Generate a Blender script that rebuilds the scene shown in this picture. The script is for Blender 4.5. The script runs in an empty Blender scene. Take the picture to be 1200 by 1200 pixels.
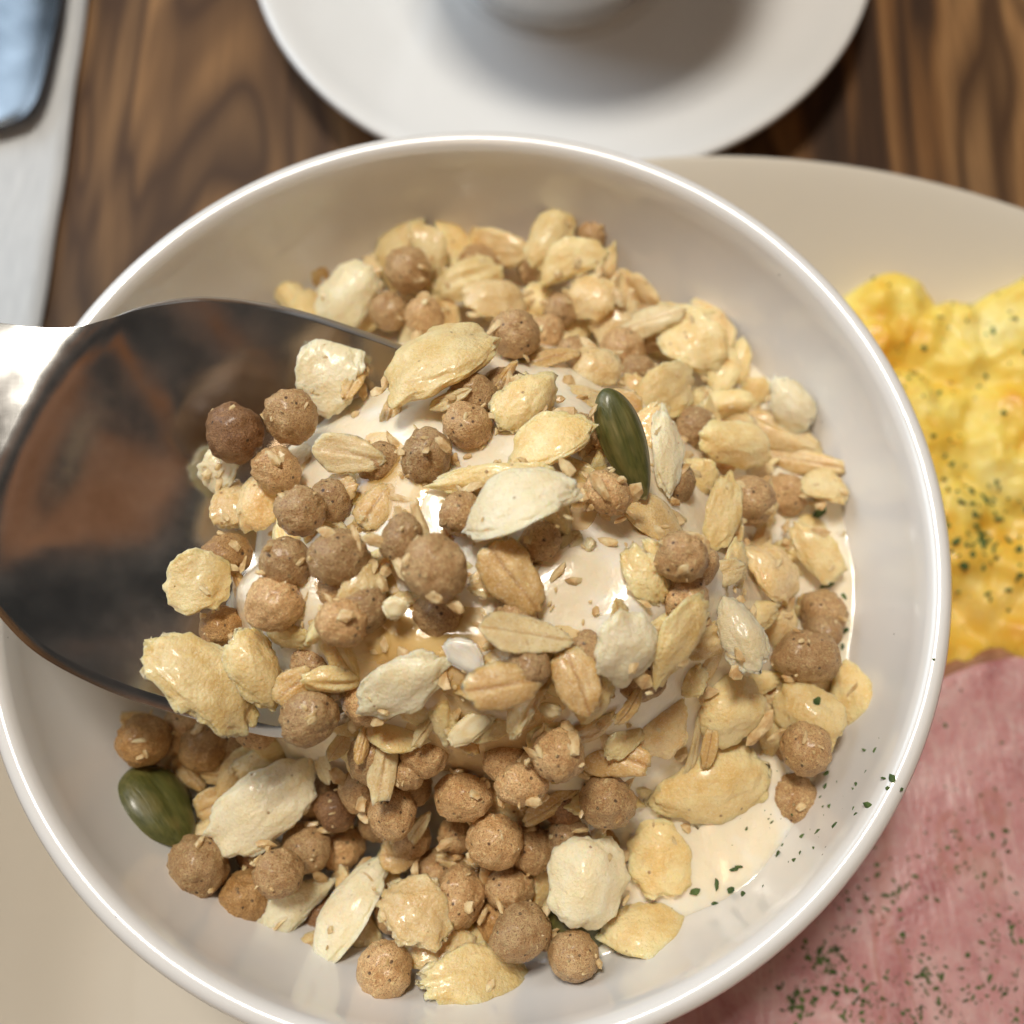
import bpy, bmesh, math, random
import numpy as np
from mathutils import Vector, Matrix, noise as mn

# ------------------------------------------------------------------ camera, world, lights
# all lengths below are millimetres with z = 0 at the rim of the bowl; TOP lifts the table top to world z = 0
TOP = 60.0
def w3(p):
    return Vector((p[0]*.001, p[1]*.001, (p[2]+TOP)*.001))

sc = bpy.context.scene
PITCH, ROLL, CAM, F = math.radians(18.93), math.radians(-1.8), np.array([6.6, -42.8, 130.3]), 1200.0
_X = np.array([1, 0, 0.]); _F = np.array([0, math.sin(PITCH), -math.cos(PITCH)]); _U = np.array([0, math.cos(PITCH), math.sin(PITCH)])
CR = math.cos(ROLL)*_X + math.sin(ROLL)*_U
CU = -math.sin(ROLL)*_X + math.cos(ROLL)*_U
CF = _F
cam_d = bpy.data.cameras.new('camera'); cam = bpy.data.objects.new('camera', cam_d); sc.collection.objects.link(cam)
cam.matrix_world = Matrix(((CR[0], CU[0], -CF[0], CAM[0]*.001), (CR[1], CU[1], -CF[1], CAM[1]*.001),
                           (CR[2], CU[2], -CF[2], (CAM[2]+TOP)*.001), (0, 0, 0, 1)))
cam_d.sensor_width = 36; cam_d.lens = 36; cam_d.clip_start = .005; cam_d.clip_end = 20
cam_d.dof.use_dof = True; cam_d.dof.focus_distance = .127; cam_d.dof.aperture_fstop = 13
sc.camera = cam

world = bpy.data.worlds.new('World'); sc.world = world; world.use_nodes = True
wt = world.node_tree; bg = wt.nodes['Background']
tc = wt.nodes.new('ShaderNodeTexCoord'); nz = wt.nodes.new('ShaderNodeTexNoise'); rp = wt.nodes.new('ShaderNodeValToRGB')
nz.inputs['Scale'].default_value = 2.6; nz.inputs['Detail'].default_value = 3; nz.inputs['Roughness'].default_value = .6
wt.links.new(tc.outputs['Generated'], nz.inputs['Vector']); wt.links.new(nz.outputs['Fac'], rp.inputs['Fac'])
cr = rp.color_ramp
cr.elements[0].position = .42; cr.elements[0].color = (.15, .145, .14, 1)
cr.elements[1].position = .70; cr.elements[1].color = (1.5, .55, .17, 1)
e = cr.elements.new(.56); e.color = (.42, .38, .34, 1)
wt.links.new(rp.outputs['Color'], bg.inputs['Color']); bg.inputs['Strength'].default_value = .21

def area(name, loc, target, size, power, col, sy=None):
    d = bpy.data.lights.new(name, 'AREA'); d.energy = power; d.color = col; d.size = size
    if sy: d.shape = 'RECTANGLE'; d.size_y = sy
    o = bpy.data.objects.new(name, d); sc.collection.objects.link(o); o.location = loc
    o.rotation_euler = (Vector(target)-Vector(loc)).to_track_quat('-Z', 'Y').to_euler()
    return o
area('ceiling_lamp', (-.18, .42, 1.52), (0, .03, .05), .30, 18.5, (1, .93, .82))
area('window_light', (-1.25, .85, .95), (0, 0, .05), 1.3, 18, (.72, .86, 1.0), 1.2)
area('amber_lamp', (.89, -.04, .68), (-.045, .003, .066), .50, .16, (1, .38, .12))
area('pendant_lamp', (-.12, -.72, 1.30), (0, 0, .05), .25, 1.7, (1, .66, .36))

sc.view_settings.view_transform = 'Standard'; sc.view_settings.look = 'None'
sc.view_settings.exposure = 0.0; sc.view_settings.gamma = 1
sc.render.engine = 'CYCLES'; sc.cycles.use_denoising = True; sc.cycles.max_bounces = 7; sc.cycles.adaptive_threshold = .02
sc.cycles.sample_clamp_indirect = 6

# ------------------------------------------------------------------ helpers
def unproj(u, v, z):
    d = CF + CR*(u-600)/F - CU*(v-600)/F
    return CAM + d*((z-CAM[2])/d[2])
def ray(u, v):
    return CF + CR*(u-600)/F - CU*(v-600)/F      # depth-parametrised: depth along CF is 1
def fbm(p, o=3):
    return mn.fractal(Vector(p), 1.0, 2.0, o)

def mesh_obj(name, verts, faces, mat, parent=None, smooth=True):
    me = bpy.data.meshes.new(name); me.from_pydata([tuple(v) for v in verts], [], faces); me.update()
    if smooth: me.polygons.foreach_set('use_smooth', [True]*len(me.polygons))
    if mat: me.materials.append(mat)
    o = bpy.data.objects.new(name, me); sc.collection.objects.link(o)
    if parent: o.parent = parent
    return o
def tag(o, label, cat, group=None):
    o['label'] = label; o['category'] = cat
    if group: o['group'] = group
    return o
def kind(o, k, label=None):
    o['kind'] = k
    if label: o['label'] = label
    return o

def revolve(name, prof, seg, mat, cx=0, cy=0, parent=None, sx=1, wob=0):
    """prof: list of (r,z) in mm."""
    vs, fs = [], []
    n = len(prof)
    for i in range(seg):
        a = 2*math.pi*i/seg
        for (r, z) in prof:
            rr = r*(1+wob*math.sin(2*a+.6))
            vs.append(w3((cx+rr*math.cos(a)*sx, cy+rr*math.sin(a), z)))
    for i in range(seg):
        j = (i+1) % seg
        for k in range(n-1):
            fs.append((i*n+k, j*n+k, j*n+k+1, i*n+k+1))
    o = mesh_obj(name, vs, fs, mat, parent)
    bm = bmesh.new(); bm.from_mesh(o.data); bmesh.ops.remove_doubles(bm, verts=bm.verts, dist=1e-6)
    bmesh.ops.recalc_face_normals(bm, faces=bm.faces); bm.to_mesh(o.data); bm.free()
    o.data.polygons.foreach_set('use_smooth', [True]*len(o.data.polygons))
    return o

def smooth_line(pts, n=8):
    """Catmull-Rom through points."""
    P = [np.array(p, float) for p in pts]; P = [2*P[0]-P[1]]+P+[2*P[-1]-P[-2]]; out = []
    for i in range(1, len(P)-2):
        for k in range(n):
            t = k/n
            out.append(.5*((2*P[i])+(P[i+1]-P[i-1])*t+(2*P[i-1]-5*P[i]+4*P[i+1]-P[i+2])*t*t+(3*P[i]-P[i-1]-3*P[i+1]+P[i+2])*t**3))
    out.append(P[-2]); return out

# ------------------------------------------------------------------ materials
class NT:
    def __init__(s, name):
        s.m = bpy.data.materials.new(name); s.m.use_nodes = True; s.t = s.m.node_tree
        s.b = s.t.nodes['Principled BSDF']; s._v = None
    def n(s, typ, **kw):
        x = s.t.nodes.new(typ)
        for k, v in kw.items(): setattr(x, k, v)
        return x
    def l(s, a, b): s.t.links.new(a, b)
    def set(s, **kw):
        for k, v in kw.items():
            s.b.inputs[k.replace('_', ' ')].default_value = v
        return s
    def vec(s, jitter=True, scale=1000.0, squash=None, iso=False):
        """object coordinates in millimetres, shifted per object"""
        mp = s.n('ShaderNodeMapping'); mp.inputs['Scale'].default_value = squash or (scale,)*3
        src = s.n('ShaderNodeNewGeometry').outputs['Position'] if iso else s.n('ShaderNodeTexCoord').outputs['Object']
        s.l(src, mp.inputs['Vector'])
        if jitter:
            oi = s.n('ShaderNodeObjectInfo'); mu = s.n('ShaderNodeMath', operation='MULTIPLY'); mu.inputs[1].default_value = 80
            s.l(oi.outputs['Random'], mu.inputs[0]); cx = s.n('ShaderNodeCombineXYZ')
            for k in range(3): s.l(mu.outputs[0], cx.inputs[k])
            s.l(cx.outputs[0], mp.inputs['Location']); s.rand = oi.outputs['Random']
        s._v = mp.outputs['Vector']; return s._v
    def noise(s, scale, detail=3, rough=.55, vec=None, dist=0):
        x = s.n('ShaderNodeTexNoise'); x.inputs['Scale'].default_value = scale; x.inputs['Detail'].default_value = detail
        x.inputs['Roughness'].default_value = rough; x.inputs['Distortion'].default_value = dist
        s.l(vec or s._v, x.inputs['Vector']); return x.outputs['Fac']
    def voro(s, scale, feat='F1', vec=None):
        x = s.n('ShaderNodeTexVoronoi', feature=feat); x.inputs['Scale'].default_value = scale
        s.l(vec or s._v, x.inputs['Vector']); return x.outputs['Distance']
    def ramp(s, fac, stops, interp='LINEAR'):
        x = s.n('ShaderNodeValToRGB'); r = x.color_ramp; r.interpolation = interp
        while len(r.elements) < len(stops): r.elements.new(.5)
        for el, (p, c) in zip(r.elements, stops):
            el.position = p; el.color = (*c, 1) if not isinstance(c, (int, float)) else (c, c, c, 1)
        s.l(fac, x.inputs['Fac']); return x.outputs['Color']
    def mix(s, fac, a, b, mode='MIX'):
        x = s.n('ShaderNodeMix', data_type='RGBA', blend_type=mode)
        for sock, v in ((x.inputs[0], fac), (x.inputs[6], a), (x.inputs[7], b)):
            if isinstance(v, (int, float)): sock.default_value = v
            elif isinstance(v, tuple): sock.default_value = (*v, 1)
            else: s.l(v, sock)
        return x.outputs[2]
    def math(s, op, a, b=0.0):
        x = s.n('ShaderNodeMath', operation=op)
        for k, v in ((0, a), (1, b)):
            if isinstance(v, (int, float)): x.inputs[k].default_value = v
            else: s.l(v, x.inputs[k])
        return x.outputs[0]
    def bump(s, h, strength, dist, prev=None):
        x = s.n('ShaderNodeBump'); x.inputs['Strength'].default_value = strength; x.inputs['Distance'].default_value = dist*.001
        s.l(h, x.inputs['Height'])
        if prev: s.l(prev, x.inputs['Normal'])
        return x.outputs['Normal']
    def out(s, col=None, rough=None, nor=None):
        if col is not None:
            if isinstance(col, tuple): s.b.inputs['Base Color'].default_value = (*col, 1)
            else: s.l(col, s.b.inputs['Base Color'])
        if rough is not None:
            if isinstance(rough, (int, float)): s.b.inputs['Roughness'].default_value = rough
            else: s.l(rough, s.b.inputs['Roughness'])
        if nor is not None: s.l(nor, s.b.inputs['Normal'])
        return s.m
    def sss(s, w, rad, scale_mm):
        s.b.inputs['Subsurface Weight'].default_value = w; s.b.inputs['Subsurface Radius'].default_value = rad
        s.b.inputs['Subsurface Scale'].default_value = scale_mm*.001

def mat_porcelain(name, col=(.80, .785, .76)):
    m = NT(name); m.vec(False)
    sp = m.voro(.18); dots = m.ramp(sp, [(.018, (.10, .09, .08)), (.03, col)])
    n1 = m.noise(.05, 2); c = m.mix(m.ramp(n1, [(.35, 0.), (.7, .5)]), dots, tuple(x*.96 for x in col), 'MIX')
    m.set(Coat_Weight=.7, Coat_Roughness=.10, IOR=1.5)
    return m.out(c, .22, m.bump(m.noise(.25, 2), .08, .3))
M_bowl = mat_porcelain('porcelain_bowl'); M_plate = mat_porcelain('porcelain_plate', (.63, .57, .475)); M_cup = mat_porcelain('porcelain_cup', (.77, .775, .77))

def mat_ball(name, a, b, dark):
    m = NT(name); m.vec(iso=True)
    n1 = m.noise(.55, 4, .6); n2 = m.noise(2.6, 3, .7); n3 = m.noise(5.5, 2, .6)
    c = m.ramp(n1, [(.33, a), (.66, b)])
    c = m.mix(m.ramp(n3, [(.36, .75), (.46, 0.)]), c, dark)
    v = m.voro(.62); c = m.mix(m.ramp(v, [(.10, .9), (.17, 0.)]), c, (.060, .028, .012))
    c = m.mix(m.ramp(n2, [(.52, 0.), (.68, .75)]), c, tuple(min(.9, x*1.45) for x in b))
    c = m.mix(m.ramp(m.noise(9, 2, .6), [(.34, .6), (.42, 0.)]), c, dark)
    hs = m.n('ShaderNodeHueSaturation'); m.l(c, hs.inputs['Color'])
    mv = m.n('ShaderNodeMapRange'); mv.inputs[3].default_value = .72; mv.inputs[4].default_value = 1.18; hs.inputs['Saturation'].default_value = 1.06; m.l(m.rand, mv.inputs[0]); m.l(mv.outputs[0], hs.inputs['Value'])
    nb = m.bump(n2, .7, .45); nb = m.bump(m.noise(6, 3), .7, .18, nb)
    m.sss(.12, (1, .5, .25), .8)
    m.set(Coat_Weight=.22, Coat_Roughness=.22)
    return m.out(hs.outputs[0], m.ramp(n2, [(.35, .35), (.65, .6)]), nb)
M_ball = mat_ball('toasted_cereal', (.55, .315, .14), (.74, .50, .265), (.24, .10, .038))
M_ballo = mat_ball('orange_toasted_cereal', (.50, .26, .09), (.64, .40, .18), (.26, .11, .035))
M_balld = mat_ball('dark_and_pit_shade_cereal', (.27, .13, .055), (.42, .24, .12), (.12, .05, .02))  # for the dark ball; on buried pit balls the darkness stands in for shade

def mat_puff(name, a, b, sss=.35, rough=(.38, .62), coat=.15, vlo=.9, vhi=1.08):
    m = NT(name); m.vec(iso=True)
    n1 = m.noise(.30, 3, .55); n2 = m.noise(1.3, 4, .6); vb = m.voro(2.3, 'SMOOTH_F1'); n4 = m.noise(5, 2)
    c = m.ramp(n1, [(.34, a), (.64, b)])
    c = m.mix(m.ramp(n2, [(.55, 0.), (.75, .4)]), c, tuple(min(.95, x*1.12) for x in b))
    v = m.voro(.34); c = m.mix(m.ramp(v, [(.05, .8), (.10, 0.)]), c, (.28, .13, .04))
    c = m.mix(m.ramp(m.noise(4.5, 3, .7), [(.54, 0.), (.70, .6)]), c, (.90, .82, .64)); c = m.mix(m.ramp(m.noise(2.2, 3, .7), [(.28, .55), (.42, 0.)]), c, tuple(x*.72 for x in a))
    hs = m.n('ShaderNodeHueSaturation'); m.l(c, hs.inputs['Color'])
    mv = m.n('ShaderNodeMapRange'); mv.inputs[3].default_value = vlo; mv.inputs[4].default_value = vhi; m.l(m.rand, mv.inputs[0]); m.l(mv.outputs[0], hs.inputs['Value'])
    nb = m.bump(vb, .6, .18); nb = m.bump(m.noise(2.6, 3, .65), .5, .16, nb); nb = m.bump(n4, .8, .12, nb)
    m.sss(sss, (1, .70, .42), 1.6); m.set(Coat_Weight=coat, Coat_Roughness=.14)
    return m.out(hs.outputs[0], m.ramp(n2, [(.35, rough[0]), (.65, rough[1])]), nb)
M_puff = mat_puff('puffed_grain_cream', (.79, .56, .22), (.885, .725, .385), .6, (.3, .55), .3)
M_pale = mat_puff('puffed_grain_pale', (.83, .71, .44), (.89, .80, .57), .6, (.3, .55), .25)
M_soak = mat_puff('puffed_grain_soaked', (.76, .51, .205), (.86, .67, .36), .6, (.22, .42), .45)

def mat_oat(name, a, b, groove, sss=.3, coat=.12):
    m = NT(name); m.vec(iso=True)
    g = m.n('ShaderNodeTexCoord'); sp = m.n('ShaderNodeSeparateXYZ'); m.l(g.outputs['Object'], sp.inputs[0])
    n1 = m.noise(.5, 4, .6); n2 = m.noise(.45, 3, .5)
    y = m.math('ABSOLUTE', m.math('ADD', sp.outputs['Y'], m.math('MULTIPLY', m.math('SUBTRACT', n1, .5), .0009)))
    gr = m.ramp(m.math('MULTIPLY', y, 1000), [(.10, 1.), (.55, 0.)])
    c = m.ramp(n2, [(.32, a), (.68, b)]); c = m.mix(m.math('MULTIPLY', gr, .6), c, groove)
    c = m.mix(m.ramp(m.noise(3.2, 3, .7), [(.52, 0.), (.66, .55)]), c, (.84, .74, .56)); c = m.mix(m.ramp(m.noise(2.0, 2, .6), [(.30, .5), (.40, 0.)]), c, groove)
    nb = m.bump(m.noise(1.2, 3), .5, .3); nb = m.bump(m.noise(4, 3), .7, .16, nb)
    m.sss(sss, (1, .66, .34), 1.6); m.set(Coat_Weight=coat, Coat_Roughness=.18)
    return m.out(c, .42, nb)
M_oat = mat_oat('rolled_oat', (.62, .38, .13), (.76, .54, .25), (.40, .19, .05), .45)
M_oatp = mat_oat('rolled_oat_pale', (.70, .51, .24), (.80, .66, .39), (.50, .30, .11), .45)
M_oata = mat_oat('rolled_oat_amber', (.62, .38, .13), (.74, .54, .27), (.46, .23, .07), .6, .3)

def mat_simple(name, a, b, scale, rough, sss=0, bump=.2, coat=0, det=3, rad=(1, .6, .3), sscale=1.5):
    m = NT(name); m.vec(); n1 = m.noise(scale, det)
    if sss: m.sss(sss, rad, sscale)
    m.set(Coat_Weight=coat, Coat_Roughness=.12)
    return m.out(m.ramp(n1, [(.33, a), (.67, b)]), rough, m.bump(m.noise(scale*4, 3), bump, .25))
M_chip = mat_simple('pale_nut_chip', (.76, .60, .32), (.82, .72, .48), .5, .35, .4, .25, .3)
M_white = mat_simple('white_chip', (.80, .72, .58), (.84, .79, .70), .5, .3, .5, .2, .3)
M_crumb = mat_simple('cereal_crumb', (.55, .33, .13), (.82, .66, .38), .7, .5, .25, .4, .1)

m = NT('pumpkin_seed_skin'); m.vec(); st = m.n('ShaderNodeMapping'); st.inputs['Scale'].default_value = (.25, 1.6, 1); m.l(m._v, st.inputs['Vector'])
n1 = m.noise(1, 4, .6, st.outputs[0]); n2 = m.noise(.35, 2)
c = m.ramp(n1, [(.3, (.055, .060, .012)), (.7, (.115, .115, .026))]); c = m.mix(m.ramp(n2, [(.45, 0.), (.7, .5)]), c, (.24, .19, .06))
m.set(Coat_Weight=.35, Coat_Roughness=.2); M_seed = m.out(c, .45, m.bump(n1, .5, .3))
m = NT('pumpkin_seed_tip'); m.vec(); M_seedtip = m.out(m.ramp(m.noise(1.2, 3), [(.35, (.10, .09, .03)), (.65, (.34, .28, .13))]), .55, m.bump(m.noise(3), .4, .2))

m = NT('yogurt'); m.vec(False); n1 = m.noise(.10, 3); n2 = m.noise(.5, 3)
c = m.ramp(n1, [(.32, (.95, .89, .79)), (.48, (.95, .82, .62))])
m.sss(.55, (1, .76, .52), 2.2); m.set(Coat_Weight=.8, Coat_Roughness=.07)
M_yog = m.out(c, .26, m.bump(n2, .25, .9))
m = NT('honey'); m.vec(False); m.set(Alpha=.42, Coat_Weight=1.0, Coat_Roughness=.04)
M_honey = m.out(m.ramp(m.noise(.15, 2), [(.3, (.86, .52, .13)), (.7, (.92, .68, .26))]), .12, m.bump(m.noise(.6, 2), .25, .6))

m = NT('scratched_steel'); m.vec(False)
stv = m.n('ShaderNodeMapping'); stv.inputs['Scale'].default_value = (.25, 5, 1); stv.inputs['Rotation'].default_value = (0, 0, .5); m.l(m._v, stv.inputs['Vector'])
sv2 = m.n('ShaderNodeMapping'); sv2.inputs['Scale'].default_value = (6, .22, 1); sv2.inputs['Rotation'].default_value = (0, 0, .9); m.l(m._v, sv2.inputs['Vector'])
s1 = m.noise(1, 3, .6, stv.outputs[0]); s2 = m.noise(1, 3, .6, sv2.outputs[0]); sm = m.noise(.12, 4, .6)
nb = m.bump(s1, .06, .05); nb = m.bump(s2, .05, .05, nb)
nb = m.bump(m.noise(.09, 2), .25, .8, nb)
m.set(Metallic=1.0); M_steel = m.out(m.ramp(sm, [(.3, (.52, .51, .49)), (.7, (.68, .67, .65))]), m.ramp(sm, [(.3, .15), (.7, .25)]), nb)
m = NT('polished_steel'); m.vec(False); m.set(Metallic=1.0); M_steel2 = m.out(m.ramp(m.noise(.04, 3), [(.35, (.10, .115, .13)), (.65, (.24, .26, .28))]), .2)

m = NT('walnut_table'); m.vec(False)
wv = m.n('ShaderNodeMapping'); wv.inputs['Scale'].default_value = (.026, .0040, .02); wv.inputs['Rotation'].default_value = (0, 0, -.07); m.l(m._v, wv.inputs['Vector'])
wv2 = m.n('ShaderNodeMapping'); wv2.inputs['Scale'].default_value = (.9, .03, .1); wv2.inputs['Rotation'].default_value = (0, 0, -.07); m.l(m._v, wv2.inputs['Vector'])
g1 = m.noise(1.0, 3, .5, wv.outputs[0], 1.2); g2 = m.noise(1, 4, .65, wv2.outputs[0]); g3 = m.noise(.011, 2)
c = m.ramp(g1, [(.36, (.018, .010, .006)), (.44, (.045, .022, .011)), (.48, (.18, .085, .030)), (.53, (.32, .170, .068)), (.58, (.060, .028, .012)), (.66, (.30, .165, .07))])
c = m.mix(m.ramp(g2, [(.40, .3), (.60, 0.)]), c, (.075, .038, .018))
c = m.mix(m.ramp(g3, [(.42, 0.), (.62, .55)]), c, (.055, .033, .020))
m.set(Coat_Weight=.0); m.set(Specular_IOR_Level=.22); M_wood = m.out(c, .62, m.bump(g2, .2, .3))

m = NT('paper_napkin'); m.vec(False); wv = m.n('ShaderNodeMapping'); wv.inputs['Scale'].default_value = (1.0, .12, 1); m.l(m._v, wv.inputs['Vector'])
n1 = m.noise(1, 3, .6, wv.outputs[0]); M_napkin = m.out(m.ramp(n1, [(.3, (.52, .54, .56)), (.7, (.62, .64, .655))]), .8, m.bump(n1, .4, .4))

m = NT('scrambled_egg'); m.vec(False); n1 = m.noise(.075, 4, .6); n2 = m.noise(.4, 3)
sy_ = m.n('ShaderNodeSeparateXYZ'); m.l(m._v, sy_.inputs[0]); yolk = m.ramp(m.math('ADD', m.math('MULTIPLY', sy_.outputs['Y'], .02), m.math('MULTIPLY', m.math('SUBTRACT', n1, .5), .8)), [(.0, .45), (.30, 0.)])
c = m.ramp(n1, [(.30, (.74, .36, .025)), (.43, (.80, .53, .065)), (.55, (.84, .65, .14)), (.72, (.87, .76, .32))])
c = m.mix(yolk, c, (.80, .44, .045)); m.sss(.5, (1, .65, .25), 3); m.set(Coat_Weight=.12, Coat_Roughness=.15); M_egg = m.out(c, .55, m.bump(n2, .4, .8))

m = NT('cooked_ham'); m.vec(False); n1 = m.noise(.045, 4, .6, dist=1.0); n2 = m.noise(.35, 4, .6); v = m.voro(.55, 'DISTANCE_TO_EDGE')
c = m.ramp(n1, [(.34, (.38, .14, .15)), (.48, (.56, .275, .285)), (.58, (.62, .35, .355)), (.66, (.72, .50, .49))])
c = m.mix(m.ramp(n2, [(.52, 0.), (.72, .55)]), c, (.68, .50, .49)); c = m.mix(m.ramp(v, [(.0, .28), (.12, 0.)]), c, (.62, .42, .41))
wv = m.n('ShaderNodeMapping'); wv.inputs['Location'].default_value = (3.2, 1.1, 0); wv.inputs['Scale'].default_value = (.022, .010, .01); m.l(m._v, wv.inputs['Vector'])
fb = m.n('ShaderNodeMapping'); fb.inputs['Scale'].default_value = (.5, .07, .2); fb.inputs['Rotation'].default_value = (0, 0, .7); m.l(m._v, fb.inputs['Vector']); fn = m.noise(1, 4, .6, fb.outputs[0], .5); c = m.mix(m.ramp(fn, [(.55, 0.), (.70, .5)]), c, (.74, .56, .54)); c = m.mix(m.ramp(fn, [(.30, .4), (.42, 0.)]), c, (.36, .13, .14))
sm = m.noise(1, 2, .5, wv.outputs[0], 1.4); seam = m.ramp(sm, [(.484, 0.), (.495, .5), (.506, 0.)]); c = m.mix(seam, c, (.42, .17, .12))
m.sss(.25, (1, .4, .3), 2); m.set(Coat_Weight=.7, Coat_Roughness=.16)
nb = m.bump(v, .3, .5); nb = m.bump(fn, .5, .7, nb); M_ham = m.out(c, .38, nb)
m = NT('ham_rind'); m.vec(False); M_rind = m.out(m.ramp(m.noise(.3, 3), [(.3, (.24, .10, .05)), (.7, (.42, .21, .11))]), .4, m.bump(m.noise(1), .3, .4))
m = NT('dried_parsley'); m.vec(False); M_pars = m.out(m.ramp(m.noise(.6, 3), [(.35, (.035, .070, .015)), (.65, (.11, .17, .045))]), .75, m.bump(m.noise(3), .4, .2))

# ------------------------------------------------------------------ table and tableware
TZ = -TOP
def slab(name, x0, x1, y0, y1, z0, z1, mat):
    vs = [w3(p) for p in ((x0, y0, z0), (x1, y0, z0), (x1, y1, z0), (x0, y1, z0), (x0, y0, z1), (x1, y0, z1), (x1, y1, z1), (x0, y1, z1))]
    return mesh_obj(name, vs, [(3, 2, 1, 0), (4, 5, 6, 7), (0, 1, 5, 4), (1, 2, 6, 5), (2, 3, 7, 6), (3, 0, 4, 7)], mat, smooth=False)
kind(slab('table_top', -420, 420, -380, 480, TZ-25, TZ, M_wood), 'structure')

# plate under the bowl
PX, PY, PR = 43, -54, 138
PLATE = [(0, -51), (60, -51), (94, -51), (102, -50.4), (109, -48.4), (117, -44), (125, -39.2), (132, -35.2), (136, -33.3)]
prof = smooth_line(PLATE+[(137.6, -33), (138.3, -34), (137, -36), (128, -42), (114, -51), (98, -57), (93, -59.6), (88, -59.6), (86, -56), (50, -55), (0, -55)], 6)
tag(revolve('plate', [(max(0, p[0]), p[1]) for p in prof], 180, M_plate, PX, PY), 'large off-white plate under the bowl, carrying the egg and ham', 'plate')

# saucer and cup at the back
SX, SY, SR = 22, 158.2, 70
prof = smooth_line([(0, -53.5), (24, -53.5), (27, -52.9), (31, -52.8), (45, -51), (60, -47.3), (67, -44.9), (69.6, -44.6), (70.1, -45.6), (68, -47), (50, -53), (36, -57), (34, -59.7), (31, -59.7), (29, -56.8), (0, -56.5)], 6)
tag(revolve('saucer', [(max(0, p[0]), p[1]) for p in prof], 140, M_cup, SX, SY), 'white porcelain saucer on the table behind the bowl', 'saucer')
cup = bpy.data.objects.new('cup', None); sc.collection.objects.link(cup)
tag(cup, 'white porcelain cup standing on the saucer, only its foot in view', 'cup')
CX, CY = 21, 157.5
prof = smooth_line([(0, -50.6), (18, -50.6), (21, -52.4), (22.2, -53.3), (23.4, -53.2), (23.6, -50.5), (25, -47.5), (28.5, -41), (32.5, -29), (35.2, -14), (37, 2), (37.6, 8), (37, 9.4), (35.8, 8.4), (34, -8), (31, -22), (27, -36), (20, -44), (0, -46)], 6)
revolve('cup_body', [(max(0, p[0]), p[1]) for p in prof], 120, M_cup, CX, CY, cup)
hp = smooth_line([(35, 0), (47, 2), (58, -4), (58, -16), (47, -26), (31.5, -28)], 8); vs, fs = [], []
for i, p in enumerate(hp):
    q = hp[min(i+1, len(hp)-1)]-hp[max(i-1, 0)]; q = q/np.linalg.norm(q)
    for k in range(12):
        a = 2*math.pi*k/12; rr = 2.6*math.cos(a)
        r_, z_ = p[0]-q[1]*rr, p[1]+q[0]*rr; t_ = 4.2*math.sin(a); ca, sa = math.cos(1.1), math.sin(1.1)
        vs.append(w3((CX+r_*ca-t_*sa, CY+r_*sa+t_*ca, z_)))
    if i: fs += [((i-1)*12+k, (i-1)*12+(k+1) % 12, i*12+(k+1) % 12, i*12+k) for k in range(12)]
mesh_obj('handle', vs, fs, M_cup, cup)

# napkin and the cutlery on it
vs, fs = [], []; nx, ny = 40, 60
for j in range(ny+1):
    for i in range(nx+1):
        fx, fy = i/nx, j/ny
        xr = -91.2+1.0*math.sin(fy*5)+.6*mn.noise((fy*14, 0, 0)); x = -230+(xr+230)*fx; y = 30+(330-30)*fy
        z = TZ+1.0+.9*mn.noise((x*.03, y*.03, 0))+.35*mn.noise((x*.15, y*.05, 3))
        vs.append(w3((x, y, max(TZ+.35, z))))
for j in range(ny):
    for i in range(nx): a = j*(nx+1)+i; fs.append((a, a+1, a+nx+2, a+nx+1))
nap = mesh_obj('napkin', vs, fs, M_napkin); md = nap.modifiers.new('thick', 'SOLIDIFY'); md.thickness = .0007; md.offset = 1
tag(nap, 'white paper napkin lying on the wood left of the bowl', 'napkin')
# rounded flat handle end of a piece of cutlery
ol = []
for y, xl, xr in ((112.5, -125, -112), (113.2, -129, -106), (115.5, -131, -99.6), (119, -131.8, -96.8), (124, -132, -95.6), (135, -131.6, -94.8), (150, -130.5, -94.2), (180, -127.5, -95.5), (230, -122, -101), (280, -119, -104)):
    ol.append((y, xl, xr))
ol = smooth_line(ol, 5); vs, fs = [], []; n = 17
for (y, xl, xr) in ol:
    for side in (1, -1):
        for k in range(n):
            t = -1+2*k/(n-1); hgt = (1-abs(t)**3.5)
            vs.append(w3(((xl+xr)/2+(xr-xl)/2*t, y, TZ+4.6+.085*((xr-xl)/2*t)+(.9*hgt if side > 0 else -.8*hgt))))
for i in range(len(ol)-1):
    for side in (0, 1):
        for k in range(n-1):
            a = i*2*n+side*n+k; b = a+2*n
            fs.append((a, a+1, b+1, b) if side == 0 else (a, b, b+1, a+1))
    a = i*2*n; b = a+2*n
    fs += [(a, b, b+n, a+n), (a+n-1, a+2*n-1, b+2*n-1, b+n-1)]
fs.append(tuple(range(n))+tuple(range(2*n-1, n-1, -1)))
tag(mesh_obj('cutlery_handle', vs, fs, M_steel2), 'flat polished steel cutlery handle lying on the napkin', 'cutlery')

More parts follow.
